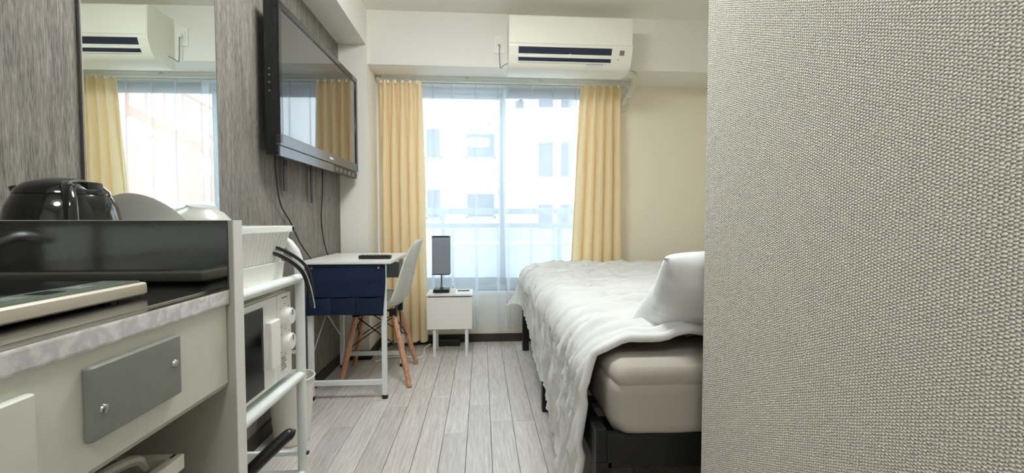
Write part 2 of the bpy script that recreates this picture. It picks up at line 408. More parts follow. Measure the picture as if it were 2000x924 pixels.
for zz in (-.75, 1.03, 2.52, 4.3, 6.0):
    bwin(-.34, .32, zz, zz+.56); bwin(-1.33, -1.02, zz-.02, zz+.66); bwin(-3.2, -2.5, zz, zz+.56); bwin(-4.6, -4.2, zz, zz+.56)
for x in (1.84, 1.95): obj('downpipe', tb([(x, BY-.12, -6), (x, BY-.12, 9)], .045), 'facade', ab)
for (x, z) in ((.2,3.35),(-.2,2.15),(.2,1.8)):
    obj('vent_cap', lathe(bmesh.new(), [(0,0),(.05,0),(.05,.05),(0,.08)], (x, BY, z), 12, Matrix.Rotation(math.pi/2, 3, 'X')), 'facadeg', ab)
# red stair tower seen in the mirror
st = thing('outside_staircase', (5.5, 9.5, -6), 'orange steel outdoor staircase with barred rails, seen in the wall mirror', 'staircase')
obj('tower_wall', bx(6.6, 9.5, 9.2, 11, -6, 4.6), 'pink', st)
for k, z in enumerate((-2.4, -.4, 1.6)):
    obj('landing', bx(3.3, 6.6, 9.2, 10.6, z-.15, z), 'pink', st)
    obj('skirt', bx(3.3, 6.6, 9.15, 9.2, z-.3, z+.25), 'orange', st)
    obj('hand_rail', bx(3.3, 6.6, 9.15, 9.2, z+1.0, z+1.06), 'orange', st)
    for i in range(24):
        x = 3.35+i*.14
        obj('baluster', bx(x, x+.025, 9.16, 9.19, z+.25, z+1.0), 'orange', st)
fly = bmesh.new(); prism(fly, [(3.3,1.6),(6.6,3.4),(6.6,3.65),(3.3,1.85)], 'y', 10.65, 10.75); obj('stringer', fly, 'orange', st)
obj('sloping_rail', tb([(3.3,10.7,2.8),(6.6,10.7,4.6)], .035), 'orange', st)
for i in range(9):
    t = i/8; obj('rail_post', tb([(3.3+3.3*t, 10.7, 1.75+1.8*t), (3.3+3.3*t, 10.7, 2.8+1.8*t)], .02, 6), 'orange', st)

# ================================================================== CURTAINS
rl = thing('curtain_rail', (.17, 3.24, 1.955), 'white double curtain rail fixed under the beam above the window', 'curtain rail')
obj('front_track', bx(-.74, 1.1, 3.225, 3.245, 1.945, 1.965, bev=.003), 'whitem', rl)
obj('rear_track', bx(-.74, 1.1, 3.285, 3.305, 1.945, 1.965, bev=.003), 'whitem', rl)
for x in (-.7, -.1, .45, 1.05): obj('bracket', bx(x-.012, x+.012, 3.22, 3.31, 1.965, 1.98, bev=.002), 'whitem', rl)
for x in (-.742, 1.102): obj('end_cap', bx(x-.008, x+.008, 3.22, 3.31, 1.942, 1.968, bev=.003), 'white', rl)
def nz1(x, s=0): return noise.noise(Vector((x, s*7.3+1.1, 3.7)))
def drape(name, m, label, cat, xt0, xt1, xb0, xb1, zt, zb, y, n, amp, seed, grp, thick=.002, hooks=None, nu=220, pinch=True):
    def f(u, v):                                                # v 0 = top
        z = zt+(zb-zt)*v
        k = v**.8; x0 = xt0+(xb0-xt0)*k; x1 = xt1+(xb1-xt1)*k
        uu = u+.045*nz1(u*3.3+.2, seed)*min(1, u*6, (1-u)*6)*(1+.5*v)+.006*nz1(v*3+u*2, seed+5)
        ph = 2*math.pi*n*uu
        a = amp*(.45+.55*min(1, v*3.0))*(1+.35*nz1(u*n*1.0+.3, seed+2))
        s = math.sin(ph); s = math.copysign(abs(s)**.7, s)
        c2 = .4*math.sin(ph*2+.8)*(1-min(1, v*4))
        x = x0+(x1-x0)*uu+.22*(x1-x0)/n*math.sin(ph+1.1)*min(1, .3+v*2)
        return (x, y+a*(s+c2)+.004*nz1(v*6+u*3, seed+9), z+.004*math.sin(ph)*(v == 1))
    b = sheet(bmesh.new(), f, nu, 40)
    o = obj(name, b, m, None, True, base=((xt0+xt1)/2, y, zb), auto=False)
    tag(o, label, cat, grp)
    if hooks:
        for h in range(hooks):
            x = xt0+(xt1-xt0)*(h+.5)/hooks
            bb = bx(x-.007, x+.007, y-amp*.9-.004, y-amp*.9+.001, zt-.028, zt-.008, bev=.002); tube(bb, [(x, y-amp*.5, zt-.012), (x, y, zt+.012)], .0035, 6)
            obj('hook', bb, 'white', o)
    return o
drape('yellow_curtain', 'yellow', 'pale yellow pleated curtain drawn beside the left column, behind the chair', 'curtain', -.73, -.43, -.725, -.405, 1.94, .055, 3.215, 5, .044, 1, 'yellow curtains', hooks=6)
drape('yellow_curtain', 'yellow', 'pale yellow pleated curtain hanging behind the bed, below the air conditioner hose', 'curtain', .735, 1.035, .63, 1.05, 1.94, .055, 3.215, 5, .044, 4, 'yellow curtains', hooks=5)
def sheer(name, label, x0, x1, pleats, seed):
    zt, zb, y = 1.945, .12, 3.283+.022*(seed-1); n = 300
    def f(u, v):
        z = zt+(zb-zt)*v; x = x0+(x1-x0)*u; yy = y+.011*math.sin(2*math.pi*(x*3.1+seed*.3))*(.4+.6*v)+.008*nz1(x*6+v*.8, seed)
        dx = 0
        for p in pleats:
            wd = .004+.034*min(1, v*1.2); t = (x-p-.012*nz1(v*1.5, p*9))/wd
            if abs(t) < 3:
                g = math.exp(-t*t*1.1); yy -= (.024+.008*v)*g; dx -= t*g*wd*2.1
        return (x+dx, yy, z)
    o = obj(name, sheet(bmesh.new(), f, n, 40), 'sheer', None, True, base=((x0+x1)/2, y, zb), auto=False)
    return tag(o, label, 'curtain', 'sheer curtains')
sheer('sheer_curtain', 'translucent white sheer curtain hanging behind the table lamp', -.7, .19, (-.52,-.355,-.215,-.035,.13), 1)
sheer('sheer_curtain', 'translucent white sheer curtain reaching behind the bed and the yellow curtain', .165, 1.04, (.2,.38,.55,.72,.9), 2)

# ================================================================== AIR CONDITIONER
ac = thing('air_conditioner', (.575, 2.9, 1.92), 'white wall air conditioner on the beam above the window', 'air conditioner')
AX0, AX1 = .178, .972
prof = [(3.0,2.238),(2.80,2.238),(2.785,2.232),(2.778,2.215),(2.772,2.04),(2.775,2.03),(2.79,1.985),(2.812,1.945),(2.83,1.925),(2.85,1.915),(3.0,1.915)]
b = prism(bmesh.new(), prof, 'x', AX0, AX1)
obj('body', b, 'ac', ac, True)
obj('front_panel', prism(bmesh.new(), [(2.8,2.236),(2.783,2.231),(2.774,2.216),(2.768,2.055),(2.776,2.05),(2.79,2.22)], 'x', AX0+.004, AX1-.004), 'ac', ac, True)
def slantbox(x0, x1, t0, t1, out0, out1):                      # along the slanted lower front (t 0 top .. 1 bottom)
    A = Vector((0, 2.7735, 2.035)); B = Vector((0, 2.812, 1.945)); d = B-A; nrm = Vector((0, -d.z, d.y)).normalized()
    if nrm.y > 0: nrm = -nrm
    bb = bmesh.new(); q = []
    for t, o_ in ((t0,out0),(t1,out0),(t1,out1),(t0,out1)): p = A+d*t+nrm*o_; q.append((p.y, p.z))
    return prism(bb, q, 'x', x0, x1)
obj('air_outlet', slantbox(AX0+.06, AX1-.135, .0, .86, -.012, .0035), 'acdark', ac)
obj('louver', slantbox(AX0+.055, AX1-.14, .56, .615, .002, .01), 'white', ac)
obj('louver_pivot', slantbox(AX0+.385, AX0+.395, .38, .62, .002, .012), 'white', ac)
b = slantbox(AX0+.06, AX1-.135, .86, .92, .0, .007); obj('outlet_lip', b, 'ac', ac)
obj('display', slantbox(AX1-.082, AX1-.052, .1, .4, .001, .004), 'print', ac)
for i, t in enumerate((.5, .5, .62)): obj('button', slantbox(AX1-.118+i*.013, AX1-.111+i*.013, t, t+.07, .001, .004), 'black' if i < 2 else 'print', ac)
for i in range(7): obj('lettering', slantbox(AX0+.5+i*.016, AX0+.511+i*.016, .97, 1.02, .0105, .0118), 'bprint', ac)
ho = thing('conditioner_hose', (1.1, 3.3, 1.83), 'ivory taped hose curving from the air conditioner down into the wall', 'hose')
obj('hose', tb(curve([(.93,2.93,1.955),(1.0,2.955,1.945),(1.075,3.05,1.955),(1.115,3.16,1.945),(1.12,3.25,1.9),(1.108,3.31,1.855),(1.1,3.35,1.83)]), .022, 14), 'hose', ho, True)
obj('wall_cover', lathe(bmesh.new(), [(0,-.01),(.048,-.01),(.048,.0),(.04,.014),(0,.016)], (1.098,3.345,1.826), 24, Matrix.Rotation(math.pi/2,3,'X')), 'hose', ho, True)
obj('tape_band', tb([(1.1175,3.258,1.894),(1.115,3.268,1.888)], .0245, 14), 'white', ho)
ou = thing('wall_outlet', (.125, 2.99, 2.07), 'white wall outlet with plug, left of the air conditioner', 'outlet')
obj('cover_plate', bx(.088, .158, 2.992, 3.0, 2.07, 2.19, bev=.004), 'white', ou)
obj('socket', bx(.106, .14, 2.988, 2.993, 2.1, 2.16, bev=.002), 'lam', ou)
obj('plug', bx(.112, .135, 2.962, 2.989, 2.118, 2.142, bev=.004), 'white', ou)
obj('power_cord', tb(curve([(.124,2.966,2.118),(.124,2.964,2.06),(.128,2.965,1.985),(.133,2.962,1.96),(.15,2.95,1.972),(.185,2.94,1.99)]), .003, 6), 'print', ac, True)

# ================================================================== LEFT WALL: mirror, television, cables
mr = thing('wall_mirror', (-.931, 1.1, .7), 'tall frameless mirror on the grey streaked wall, above the kettle', 'mirror')
b = bx(-.934, -.928, 1.098, 1.61, .7, 1.95, bev=.002, seg=1); obj('mirror_glass', b, 'mirror', mr)
for y in (1.096, 1.611): obj('edge_strip', bx(-.9345, -.9275, y-.0015, y+.0015, .7, 1.95), 'dsteel', mr)
mr.rotation_euler.z = -.012
tv = thing('television', (-.87, 1.9, 1.2), 'large black flat television mounted on the left wall above the desk', 'television')
TX, TY0, TY1, TZ0, TZ1 = -.83, 1.885, 2.925, 1.208, 1.853
obj('housing', bx(TX-.062, TX-.01, TY0, TY1, TZ0+.004, TZ1, bev=.008), 'bgloss', tv)
obj('back_cover', bx(TX-.09, TX-.055, TY0+.12, TY1-.12, TZ0+.08, TZ1-.1, bev=.02), 'black', tv)
obj('bezel_top', bx(TX-.02, TX, TY0, TY1, TZ1-.032, TZ1, bev=.004), 'bgloss', tv)
obj('bezel_side', bx(TX-.02, TX, TY0, TY0+.03, TZ0+.05, TZ1-.032, bev=.004), 'bgloss', tv)
obj('bezel_side', bx(TX-.02, TX, TY1-.03, TY1, TZ0+.05, TZ1-.032, bev=.004), 'bgloss', tv)
bb_ = obj('bezel_bottom', bx(TX-.02, TX, TY0, TY1, TZ0+.045, TZ0+.095, bev=.004), 'tvsilver', tv)
for i in range(5): obj('lettering', bx(TX-.0002, TX+.0006, 2.43+i*.011, 2.438+i*.011, TZ0+.064, TZ0+.074), 'lam', bb_)
obj('screen', bx(TX-.02, TX-.006, TY0+.028, TY1-.028, TZ0+.093, TZ1-.03), 'screen', tv)
obj('speaker_bar', bx(TX-.022, TX-.004, TY0+.002, TY0+.62, TZ0, TZ0+.042, bev=.003), 'tvsilver', tv)
b = obj('port_recess', bx(TX-.03, TX-.008, TY0+.62, TY1-.004, TZ0+.003, TZ0+.042, bev=.003), 'black', tv)
for i in range(5): obj('socket', bx(TX-.012, TX-.0065, TY0+.65+i*.07, TY0+.695+i*.07, TZ0+.01, TZ0+.032, bev=.002), 'tvsilver', b)
for z in (1.47, 1.505, 1.535, 1.56): obj('side_button', bx(TX-.045, TX-.036, TY0-.003, TY0+.002, z, z+.009, bev=.001), 'tvsilver', tv)
tv.rotation_euler.z = -.028
obj('wall_mount', bx(XL+.001, TX-.05, 2.15, 2.65, 1.4, 1.7, bev=.005), 'blackmetal', tv)
tag(obj('mount_strap', bx(-.915, -.911, 2.095, 2.13, 1.075, 1.4, bev=.001), 'cable'), 'short flat black strap hanging below the near half of the television', 'strap', 'straps under the television')
tag(obj('mount_strap', bx(-.915, -.911, 2.415, 2.44, 1.033, 1.4, bev=.001), 'cable'), 'longer flat black strap with a metal tip hanging below the middle of the television', 'strap', 'straps under the television')
tag(obj('television_cable', tb(curve([(-.9,1.99,1.25),(-.905,2.0,1.17),(-.915,2.06,1.02),(-.918,2.17,.93),(-.912,2.27,.82),(-.9,2.37,.735)]), .0033, 6), 'cable', None, True), 'thin black cable slanting from the television down to the near desk corner', 'cable')
tag(obj('television_cable', tb(curve([(-.9,2.56,1.25),(-.905,2.565,1.1),(-.912,2.56,.95),(-.91,2.59,.82),(-.9,2.62,.735)]), .0033, 6), 'cable', None, True), 'thin black cable dropping straight from the television behind the desk', 'cable')

# ================================================================== DESK
dk = thing('desk', (-.7, 2.58, 0), 'small white desk with steel tube legs against the left wall', 'desk')
DX0, DX1, DY0, DY1, DZ = -.925, -.468, 2.275, 2.845, .73
obj('tabletop', bx(DX0, DX1, DY0, DY1, DZ-.016, DZ, bev=.003), 'lam', dk)
LX = (-.885, -.51); LY = (2.31, 2.815)
for x in LX:
    for y in LY:
        l_ = obj('leg', bx(x-.0125, x+.0125, y-.0125, y+.0125, .02, DZ-.016, bev=.003), 'whitem', dk)
        obj('foot', lathe(bmesh.new(), [(0,0),(.016,0),(.016,.012),(.01,.022),(0,.022)], (x, y, 0), 14), 'black', l_)
for y in LY:
    obj('cross_bar', bx(LX[0], LX[1], y-.01, y+.01, .075, .1, bev=.002), 'whitem', dk)
    obj('upper_bar', bx(LX[0], LX[1], y-.008, y+.008, DZ-.036, DZ-.016), 'whitem', dk)
obj('end_plate', bx(LX[0]+.0125, LX[1]-.0125, 2.805, 2.812, .575, .675, bev=.002), 'alu', dk)
obj('back_brace', tb([(-.893, 2.315, .2), (-.893, 2.81, .6)], .0035, 6), 'whitem', dk)
obj('back_brace', tb([(-.889, 2.315, .6), (-.889, 2.81, .2)], .0035, 6), 'whitem', dk)
obj('back_bar', bx(-.896, -.884, 2.31, 2.815, .66, .69), 'whitem', dk)
pc = thing('storage_pouch', (-.7, 2.285, .45), 'navy felt storage pouch with three pockets hung on the desk end', 'pouch')
def pouch(u, v):
    x = -.893+u*(.395-.0*v)-.0*v; x += (-.006+.0)*v
    return (x+.004*math.sin(v*5), 2.286+.004*math.sin(u*7+v*3)-.003*math.sin(v*3.1), .71-v*.262+.004*math.sin(u*5)*v)
b = sheet(bmesh.new(), pouch, 24, 16); bmesh.ops.solidify(b, geom=b.faces, thickness=.004)
obj('back_sheet', b, 'navy', pc, True)
def pk(x0, x1, z0, z1, bulge, yb):
    def f(u, v):
        s = math.sin(math.pi*u)**.6 if 0 < u < 1 else 0
        return (x0+(x1-x0)*u, yb-.003-bulge*s*(.25+.75*v), z0+(z1-z0)*v-.006*s*v)
    bb = sheet(bmesh.new(), f, 14, 8); bmesh.ops.solidify(bb, geom=bb.faces, thickness=.003); return bb
for i, (x0, x1) in enumerate(((-.882,-.772),(-.768,-.648),(-.644,-.512))): obj('pocket', pk(x0, x1, .455, .545, .012, 2.279), 'navy', pc, True)
obj('long_pocket', pk(-.884, -.508, .545, .62, .006, 2.281), 'navy', pc, True)
for x in (-.865, -.53): obj('snap_button', lathe(bmesh.new(), [(0,0),(.008,0),(.006,.004),(0,.005)], (x, 2.281, .693), 14, Matrix.Rotation(math.pi/2,3,'X')), 'steel', pc, True)
rc = thing('remote_control', (-.585, 2.41, DZ), 'black television remote control lying on the desk', 'remote')
b = bx(-.66, -.49, 2.385, 2.43, DZ+.001, DZ+.02, bev=.006); obj('case', b, 'black', rc, True)
for i in range(7):
    for j in range(2): obj('button', bx(-.645+i*.02, -.635+i*.02, 2.395+j*.014, 2.404+j*.014, DZ+.0195, DZ+.0225, bev=.001), 'print', rc)
tag(obj('memo_note', bx(-.5, -.482, 2.41, 2.45, DZ, DZ+.003), 'lam'), 'tiny white slip beside the remote on the desk', 'paper')

# ================================================================== CHAIR (faces the wall)
CX, CY = -.615, 2.665
ch = thing('chair', (CX, CY, 0), 'white moulded shell chair with four splayed wooden legs at the desk', 'chair')
path = curve([(-.27,.425),(-.24,.447),(-.15,.447),(-.02,.432),(.08,.43),(.13,.442),(.168,.49),(.195,.58),(.218,.68),(.245,.78),(.262,.825)], 6)
def shell(u, v):
    k = v*(len(path)-1); i = min(int(k), len(path)-2); p = path[i].lerp(path[i+1], k-i)
    t = u*2-1
    # half width along the run: seat wide, waist, back rounded at the top
    if v < .5: hw = .205+.025*math.sin(v*math.pi*2)
    else: hw = .23-.03*(v-.5)*2
    if v > .8: hw *= math.sqrt(max(0, 1-((v-.8)/.2)**2*.8))
    if v < .12: hw *= .82+.18*math.sqrt(v/.12)
    edge = abs(t)**2.6
    lift = edge*(.055 if v < .45 else .055*max(0, 1-(v-.45)/.3))
    fwd = edge*(0 if v < .35 else .05*min(1, (v-.35)/.25)*(1-.5*max(0, (v-.75)/.25)))
    return (CX+p.x-fwd, CY+t*hw, p.y+lift)
path = [Vector((q.x, q.y, 0)) for q in [Vector((a[0], a[1])) for a in path]]
b = sheet(bmesh.new(), shell, 28, 60); bmesh.ops.solidify(b, geom=b.faces, thickness=.006)
obj('shell_seat', b, 'white', ch, True, auto=False)
feet = [(-.404,2.45),(-.425,2.85),(-.80,2.50),(-.825,2.865)]; tops = [(CX+.1,CY-.09),(CX+.1,CY+.09),(CX-.11,CY-.09),(CX-.11,CY+.09)]
for (fx, fy), (tx, ty) in zip(feet, tops):
    l_ = obj('leg', tb([(fx, fy, .003), ((fx+tx)/2, (fy+ty)/2, .2), (tx, ty, .395)], [.0135, .0165, .0145], 14), 'beech', ch, True)
    obj('leg_bracket', bx(tx-.022, tx+.022, ty-.018, ty+.018, .378, .422, bev=.004), 'blackmetal', l_)
def mid(i, t): return Vector((*feet[i], 0)).lerp(Vector((*tops[i], .4)), t)
for a, c in ((0,1),(1,3),(3,2),(2,0)):
    obj('cross_wire', tb([mid(a, .5), mid(c, .95)], .0035, 6), 'blackmetal', ch); obj('cross_wire', tb([mid(c, .5), mid(a, .95)], .0035, 6), 'blackmetal', ch)
b = bmesh.new()
for p, q in ((0,1),(1,3),(3,2),(2,0)): tube(b, [(*tops[p], .412), (*tops[q], .412)], .006, 8)
obj('seat_ring', b, 'blackmetal', ch)

# ================================================================== NIGHTSTAND, LAMP
ns = thing('nightstand', (-.22, 3.09, 0), 'white box nightstand on four thin legs in front of the window', 'nightstand')
NX0, NX1, NY0, NY1 = -.373, -.064, 2.98, 3.2
b = bmesh.new()
box(b, NX0, NX1, NY0+.016, NY1, .19, .205); box(b, NX0, NX0+.012, NY0+.016, NY1, .19, .42); box(b, NX1-.012, NX1, NY0+.016, NY1, .19, .42); box(b, NX0, NX1, NY1-.01, NY1, .19, .42)
obj('carcass', b, 'lam', ns)
obj('door', bx(NX0, NX1, NY0, NY0+.015, .192, .412, bev=.002), 'lam', ns)
obj('top_panel', bx(NX0-.002, NX1+.002, NY0-.002, NY1, .42, .434, bev=.002), 'lam', ns)
for x in (NX0+.05, NX1-.04):
    for y in (3.0, 3.17): obj('leg', bx(x-.01, x+.01, y-.01, y+.01, 0, .19, bev=.002), 'whitem', ns)
lp = thing('table_lamp', (-.28, 3.08, .434), 'table lamp with tall square grey shade standing on the nightstand', 'lamp')
obj('base', bx(-.335, -.225, 3.03, 3.13, .435, .458, bev=.003), 'blackmetal', lp)
obj('stem', tb([(-.28, 3.08, .455), (-.28, 3.08, .7)], .006, 10), 'dsteel', lp, True)
obj('switch_collar', lathe(bmesh.new(), [(.012,0),(.012,.016),(.007,.022)], (-.28,3.08,.455), 14), 'dsteel', lp, True)
b = bmesh.new()
for s in (-1, 1): box(b, -.28+s*.058-.0015, -.28+s*.058+.0015, 3.022, 3.138, .562, .826); box(b, -.338, -.222, 3.08+s*.058-.0015, 3.08+s*.058+.0015, .562, .826)
sh = obj('lamp_shade', b, 'shade', lp)
b = bmesh.new()
for z in (.562, .822):
    for s in (-1, 1): box(b, -.28+s*.058-.003, -.28+s*.058+.003, 3.019, 3.141, z, z+.006); box(b, -.341, -.219, 3.08+s*.058-.003, 3.08+s*.058+.003, z, z+.006)
obj('shade_rim', b, 'black', sh)
obj('bulb', lathe(bmesh.new(), [(.012,.0),(.014,.02),(.03,.06),(.026,.085),(0,.1)], (-.28,3.08,.69), 16), 'white', lp, True)
cg = thing('charger_block', (-.2, 3.05, .434), 'small white charger block beside the lamp base on the nightstand', 'charger')
obj('block', bx(-.218, -.18, 3.035, 3.065, .435, .462, bev=.003), 'white', cg); obj('prong', bx(-.202, -.198, 3.048, 3.052, .462, .482), 'dsteel', cg)
tag(obj('pen', tb([(-.17, 3.1, .439), (-.085, 3.105, .439)], .004, 8), 'black'), 'thin dark pen lying at the rear of the nightstand top', 'pen')
tag(obj('power_strip', bx(-.36, -.16, 3.24, 3.3, 0.001, .04, bev=.006), 'black'), 'black power strip on the floor under the nightstand', 'power strip')
tag(obj('floor_cord', tb(curve([(-.38,3.27,.012),(-.41,3.15,.01),(-.4,3.02,.006),(-.43,2.96,.006),(-.52,2.99,.006),(-.62,2.98,.006),(-.7,2.9,.006)]), .005, 6), 'white', None, True), 'white cord lying on the floor behind the wooden chair legs', 'cord')
tag(obj('floor_cord', tb(curve([(-.37,3.26,.02),(-.45,3.3,.008),(-.55,3.27,.008),(-.66,3.31,.008),(-.72,3.2,.008)]), .006, 6), 'cable', None, True), 'black cord coiled on the floor under the left curtain', 'cord')
pb = thing('hanging_plug', (-.86, 2.75, .42), 'white plug on a short black cord hanging behind the desk', 'plug')
obj('cord', tb(curve([(-.9,2.62,.72),(-.9,2.68,.6),(-.89,2.73,.5),(-.87,2.77,.44)]), .004, 6), 'cable', pb, True)
b = bx(-.9, -.83, 2.76, 2.785, .395, .425, bev=.006); rotate(b, .5, 'Y', (-.865,2.77,.41)); obj('plug_body', b, 'white', pb)

# ================================================================== BED
bd = thing('bed', (1.0, 2.1, 0), 'black bed frame on square legs under the white bedding', 'bed')
BX0, BX1, BY0, BY1 = .295, 1.72, 1.09, 3.13
obj('side_rail', bx(BX0, BX0+.03, BY0, BY1, .31, .395, bev=.004), 'blackmetal', bd); obj('side_rail', bx(BX1-.03, BX1, BY0, BY1, .31, .395, bev=.004), 'blackmetal', bd)
obj('head_rail', bx(BX0+.03, BX1-.03, BY0, BY0+.03, .29, .38, bev=.004), 'blackmetal', bd); obj('foot_rail', bx(BX0+.03, BX1-.03, BY1-.03, BY1, .31, .395, bev=.004), 'blackmetal', bd)
for x in (BX0, BX1-.045):
    for y in (BY0, 2.08, BY1-.045): obj('leg', bx(x, x+.045, y, y+.045, 0, .31, bev=.003), 'blackmetal', bd)
for i in range(12):
    y = BY0+.1+i*.155; obj('slat', bx(BX0+.03, BX1-.03, y, y+.06, .34, .358, bev=.002), 'blackmetal', bd)
# mattress: rounded block with a soft fitted sheet
def softbox(x0, x1, y0, y1, z0, z1, r, seed, wr=.004):
    b = bmesh.new(); bmesh.ops.create_cube(b, size=1)
    bmesh.ops.subdivide_edges(b, edges=b.edges, cuts=38, use_grid_fill=True)
    for v in b.verts:
        p = Vector(((x0+x1)/2+v.co.x*(x1-x0), (y0+y1)/2+v.co.y*(y1-y0), (z0+z1)/2+v.co.z*(z1-z0)))
        c = Vector((min(max(p.x, x0+r), x1-r), min(max(p.y, y0+r), y1-r), min(max(p.z, z0+r), z1-r)))
        d = p-c
        if d.length > 1e-6: p = c+d.normalized()*r
        n = noise.noise(Vector((p.x*3, p.y*3, p.z*14+seed)))+.5*noise.noise(Vector((p.x*14, p.y*14, p.z*5+seed)))
        if d.length > 1e-6: p += d.normalized()*wr*n
        v.co = p
    return b
mt = thing('mattress', (1.0, 2.1, .36), 'thick mattress in an off-white fitted sheet on the black bed frame', 'mattress')
obj('mattress_body', softbox(.34, 1.705, 1.085, 3.1, .359, .54, .055, 3, .005), 'sheet', mt, True, auto=False)
obj('mattress_topper', softbox(.343, 1.7, 1.087, 3.09, .49, .567, .038, 8, .003), 'sheet', mt, True, auto=False)
# duvet
def sm(a, b_, x): t = min(1, max(0, (x-a)/(b_-a))); return t*t*(3-2*t)
def duvet_pos(u, v, under=0):
    y = 1.165+v*(3.17-1.165)                                        # v 0 near .. 1 far
    hem = .34-.15*sm(3.0, 2.2, y)-.07*sm(1.9, 1.2, y)
    ztop = .587+.010*math.sin(v*7)+.012*sm(.12, 0, v)
    side = ztop-hem; r = .085+.05*sm(.3, 0, v); xt = .307+r-.012*sm(.3, 0, v); xr = 1.74
    Ltop = xr-xt; Larc = r*math.pi/2; Ls = side-r
    s = u*(Ltop+Larc+Ls)
    if s < Ltop: x = xr-s; z = ztop; n = Vector((0,0,1))
    elif s < Ltop+Larc:
        a = (s-Ltop)/r; x = xt-r*math.sin(a); z = ztop-r+r*math.cos(a); n = Vector((-math.sin(a), 0, math.cos(a)))
    else:
        q = s-Ltop-Larc; x = xt-r-(.008+.045*sm(.35, 0, v)+.085*sm(.93, 1, v))*(q/Ls)**1.3; z = ztop-r-q; n = Vector((-1, 0, .1)).normalized()
    # far end falls over the foot
    if v > .955: k = (v-.955)/.045; z -= .16*k*k*(1 if s < Ltop+Larc else .2); y -= .0*k
    sd = sm(Ltop-.25, Ltop+.25, s)                                    # 0 on top, 1 on the side
    # folds: run across the bed, fanning down over the edge
    bend = y+.16*sd*math.sin(s*2.2)+.07*noise.noise(Vector((s*1.6, y*1.2, 2)))
    w1 = 1-abs(noise.noise(Vector((s*1.5, bend*17, .5))))*2
    w2 = 1-abs(noise.noise(Vector((s*3.2+4, bend*34, 7.5))))*2
    w3 = noise.noise(Vector((s*9, bend*40, 3)))
    env = .55+.45*noise.noise(Vector((s*1.8, y*1.7, 11)))
    w4 = 1-abs(noise.noise(Vector((s*5+2, (y+.35*s)*19, 17))))*2
    h = (.012*max(0, w1)**2.5+.012*max(0, w2)**2.5+.006*max(0, w4)**2.5+.004*w3)*(.75+.5*env)*(1-.6*sm(.9, 1, u))
    c1 = abs(noise.noise(Vector((s*1.1+9, bend*8.5, 21)))); c2 = abs(noise.noise(Vector((s*2.3+3, (bend+.12*s)*17, 31))))
    h += .011*min(1, c1*5)**.7+.007*min(1, c2*5)**.7
    big = .015*sd*noise.noise(Vector((1.3, y*4.2, 5)))+.012*noise.noise(Vector((s*2, y*2.4, 9)))
    p = Vector((x, y, z))+n*(h*(1.65-.55*sd)+big)
    p.z += .014*noise.noise(Vector((3.3, y*6, 1)))*sm(.9, 1, u)
    return p
NU, NV = 190, 270
b = sheet(bmesh.new(), lambda u, v: duvet_pos(u, v), NU, NV)
dv = obj('duvet', b, 'duvet', None, True, base=(1.0, 2.1, .1), auto=False)
tag(dv, 'wrinkled white duvet draped over the bed and down its open side', 'duvet')
# puffy rolled border at the near edge and lining underneath
def lining(u, v):
    p = duvet_pos(u, v); y = p.y
    if u < .68: p.z -= .02
    else:
        k = sm(.68, .8, u); p.z -= .02*(1-k); p.x += .018*k
    return p
obj('lining', sheet(bmesh.new(), lambda u, v: lining(u*.985, .004+v*.22), 120, 120), 'under', dv, True, auto=False)
edge = [duvet_pos(i/90, 0) for i in range(91)]
edge2 = [Vector((p.x+(.009 if i > 68 else 0), p.y+.002, p.z-(.011 if i <= 68 else .0))) for i, p in enumerate(edge)]
obj('hem_roll', tb(edge2, .0125, 8), 'duvet', dv, True, auto=False)
# pillow propped against the head wall
def pillow_mesh():
    b = bmesh.new(); w_, h_, t_ = .62, .36, .15; n = 44
    def side(sg):
        def f(u, v):
            a, c = u*2-1, v*2-1
            ex = (1-abs(a)**3.2); ey = (1-abs(c)**3.0); th = t_/2*(max(0, ex*ey))**.5
            pin = 1-.085*(1-abs(c))*abs(a)**4; pin2 = 1-.06*(1-abs(a))*abs(c)**4
            x = a*w_/2*pin; z = c*h_/2*pin2
            wr = .007*(1-abs(noise.noise(Vector((a*1.2, c*8, 4+sg))))*2)*(abs(a)**2)*(1 if th > .002 else 0)
            wr += .004*noise.noise(Vector((a*4, c*4, 8+sg)))
            return Vector((x, sg*(th+(wr if th > .004 else 0)), z))
        return f
    sheet(b, side(-1), n, n); sheet(b, side(1), n, n)
    bmesh.ops.remove_doubles(b, verts=b.verts, dist=.0006)
    return b
b = pillow_mesh()
Rm = Matrix.Rotation(math.radians(49), 3, 'X')                     # top leans back toward the head wall
pc_ = Vector((.463+.31, 1.205, .725))
for v in b.verts:
    v.co = Rm @ v.co; v.co.z = v.co.z*1.0; v.co += pc_
tag(obj('pillow', b, 'pillow', None, True, auto=False), 'white pillow propped at the head of the bed beside the partition', 'pillow')

# ================================================================== KITCHEN
ZT = .836; KX = -.383
kc = thing('kitchen_cabinet', (-.66, .05, 0), 'cream kitchen base unit with grey access plates and a tall end panel', 'cabinet')
obj('front_panel', bx(KX-.018, KX, -.6, .679, .694, .816, bev=.0015), 'cream', kc)
obj('bottom_lip', bx(KX-.04, KX-.002, -.6, .679, .689, .694), 'edge', kc)
ep = obj('end_panel', bx(XL+.002, -.372, .681, .704, 0, .94, bev=.001), 'edge', kc)
obj('edge_band', bx(-.3722, -.3708, .681, .704, 0, .94), 'lam', ep)
obj('splash_sheet', bx(XL+.002, -.379, .677, .6815, ZT, .939), 'splash', ep)
obj('near_end_panel', bx(XL+.002, -.39, -.62, -.6, 0, .835), 'edge', kc)
obj('back_panel', bx(XL+.002, XL+.014, -.6, .679, 0, .8), 'edge', kc)
for y0, y1 in ((-.6, .215), (.25, .36)): obj('backsplash_panel', bx(XL+.002, XL+.01, y0, y1, ZT+.002, .925, bev=.001), 'lam', kc)
obj('floor_board', bx(XL+.014, KX-.02, -.6, .679, .06, .08), 'edge', kc)
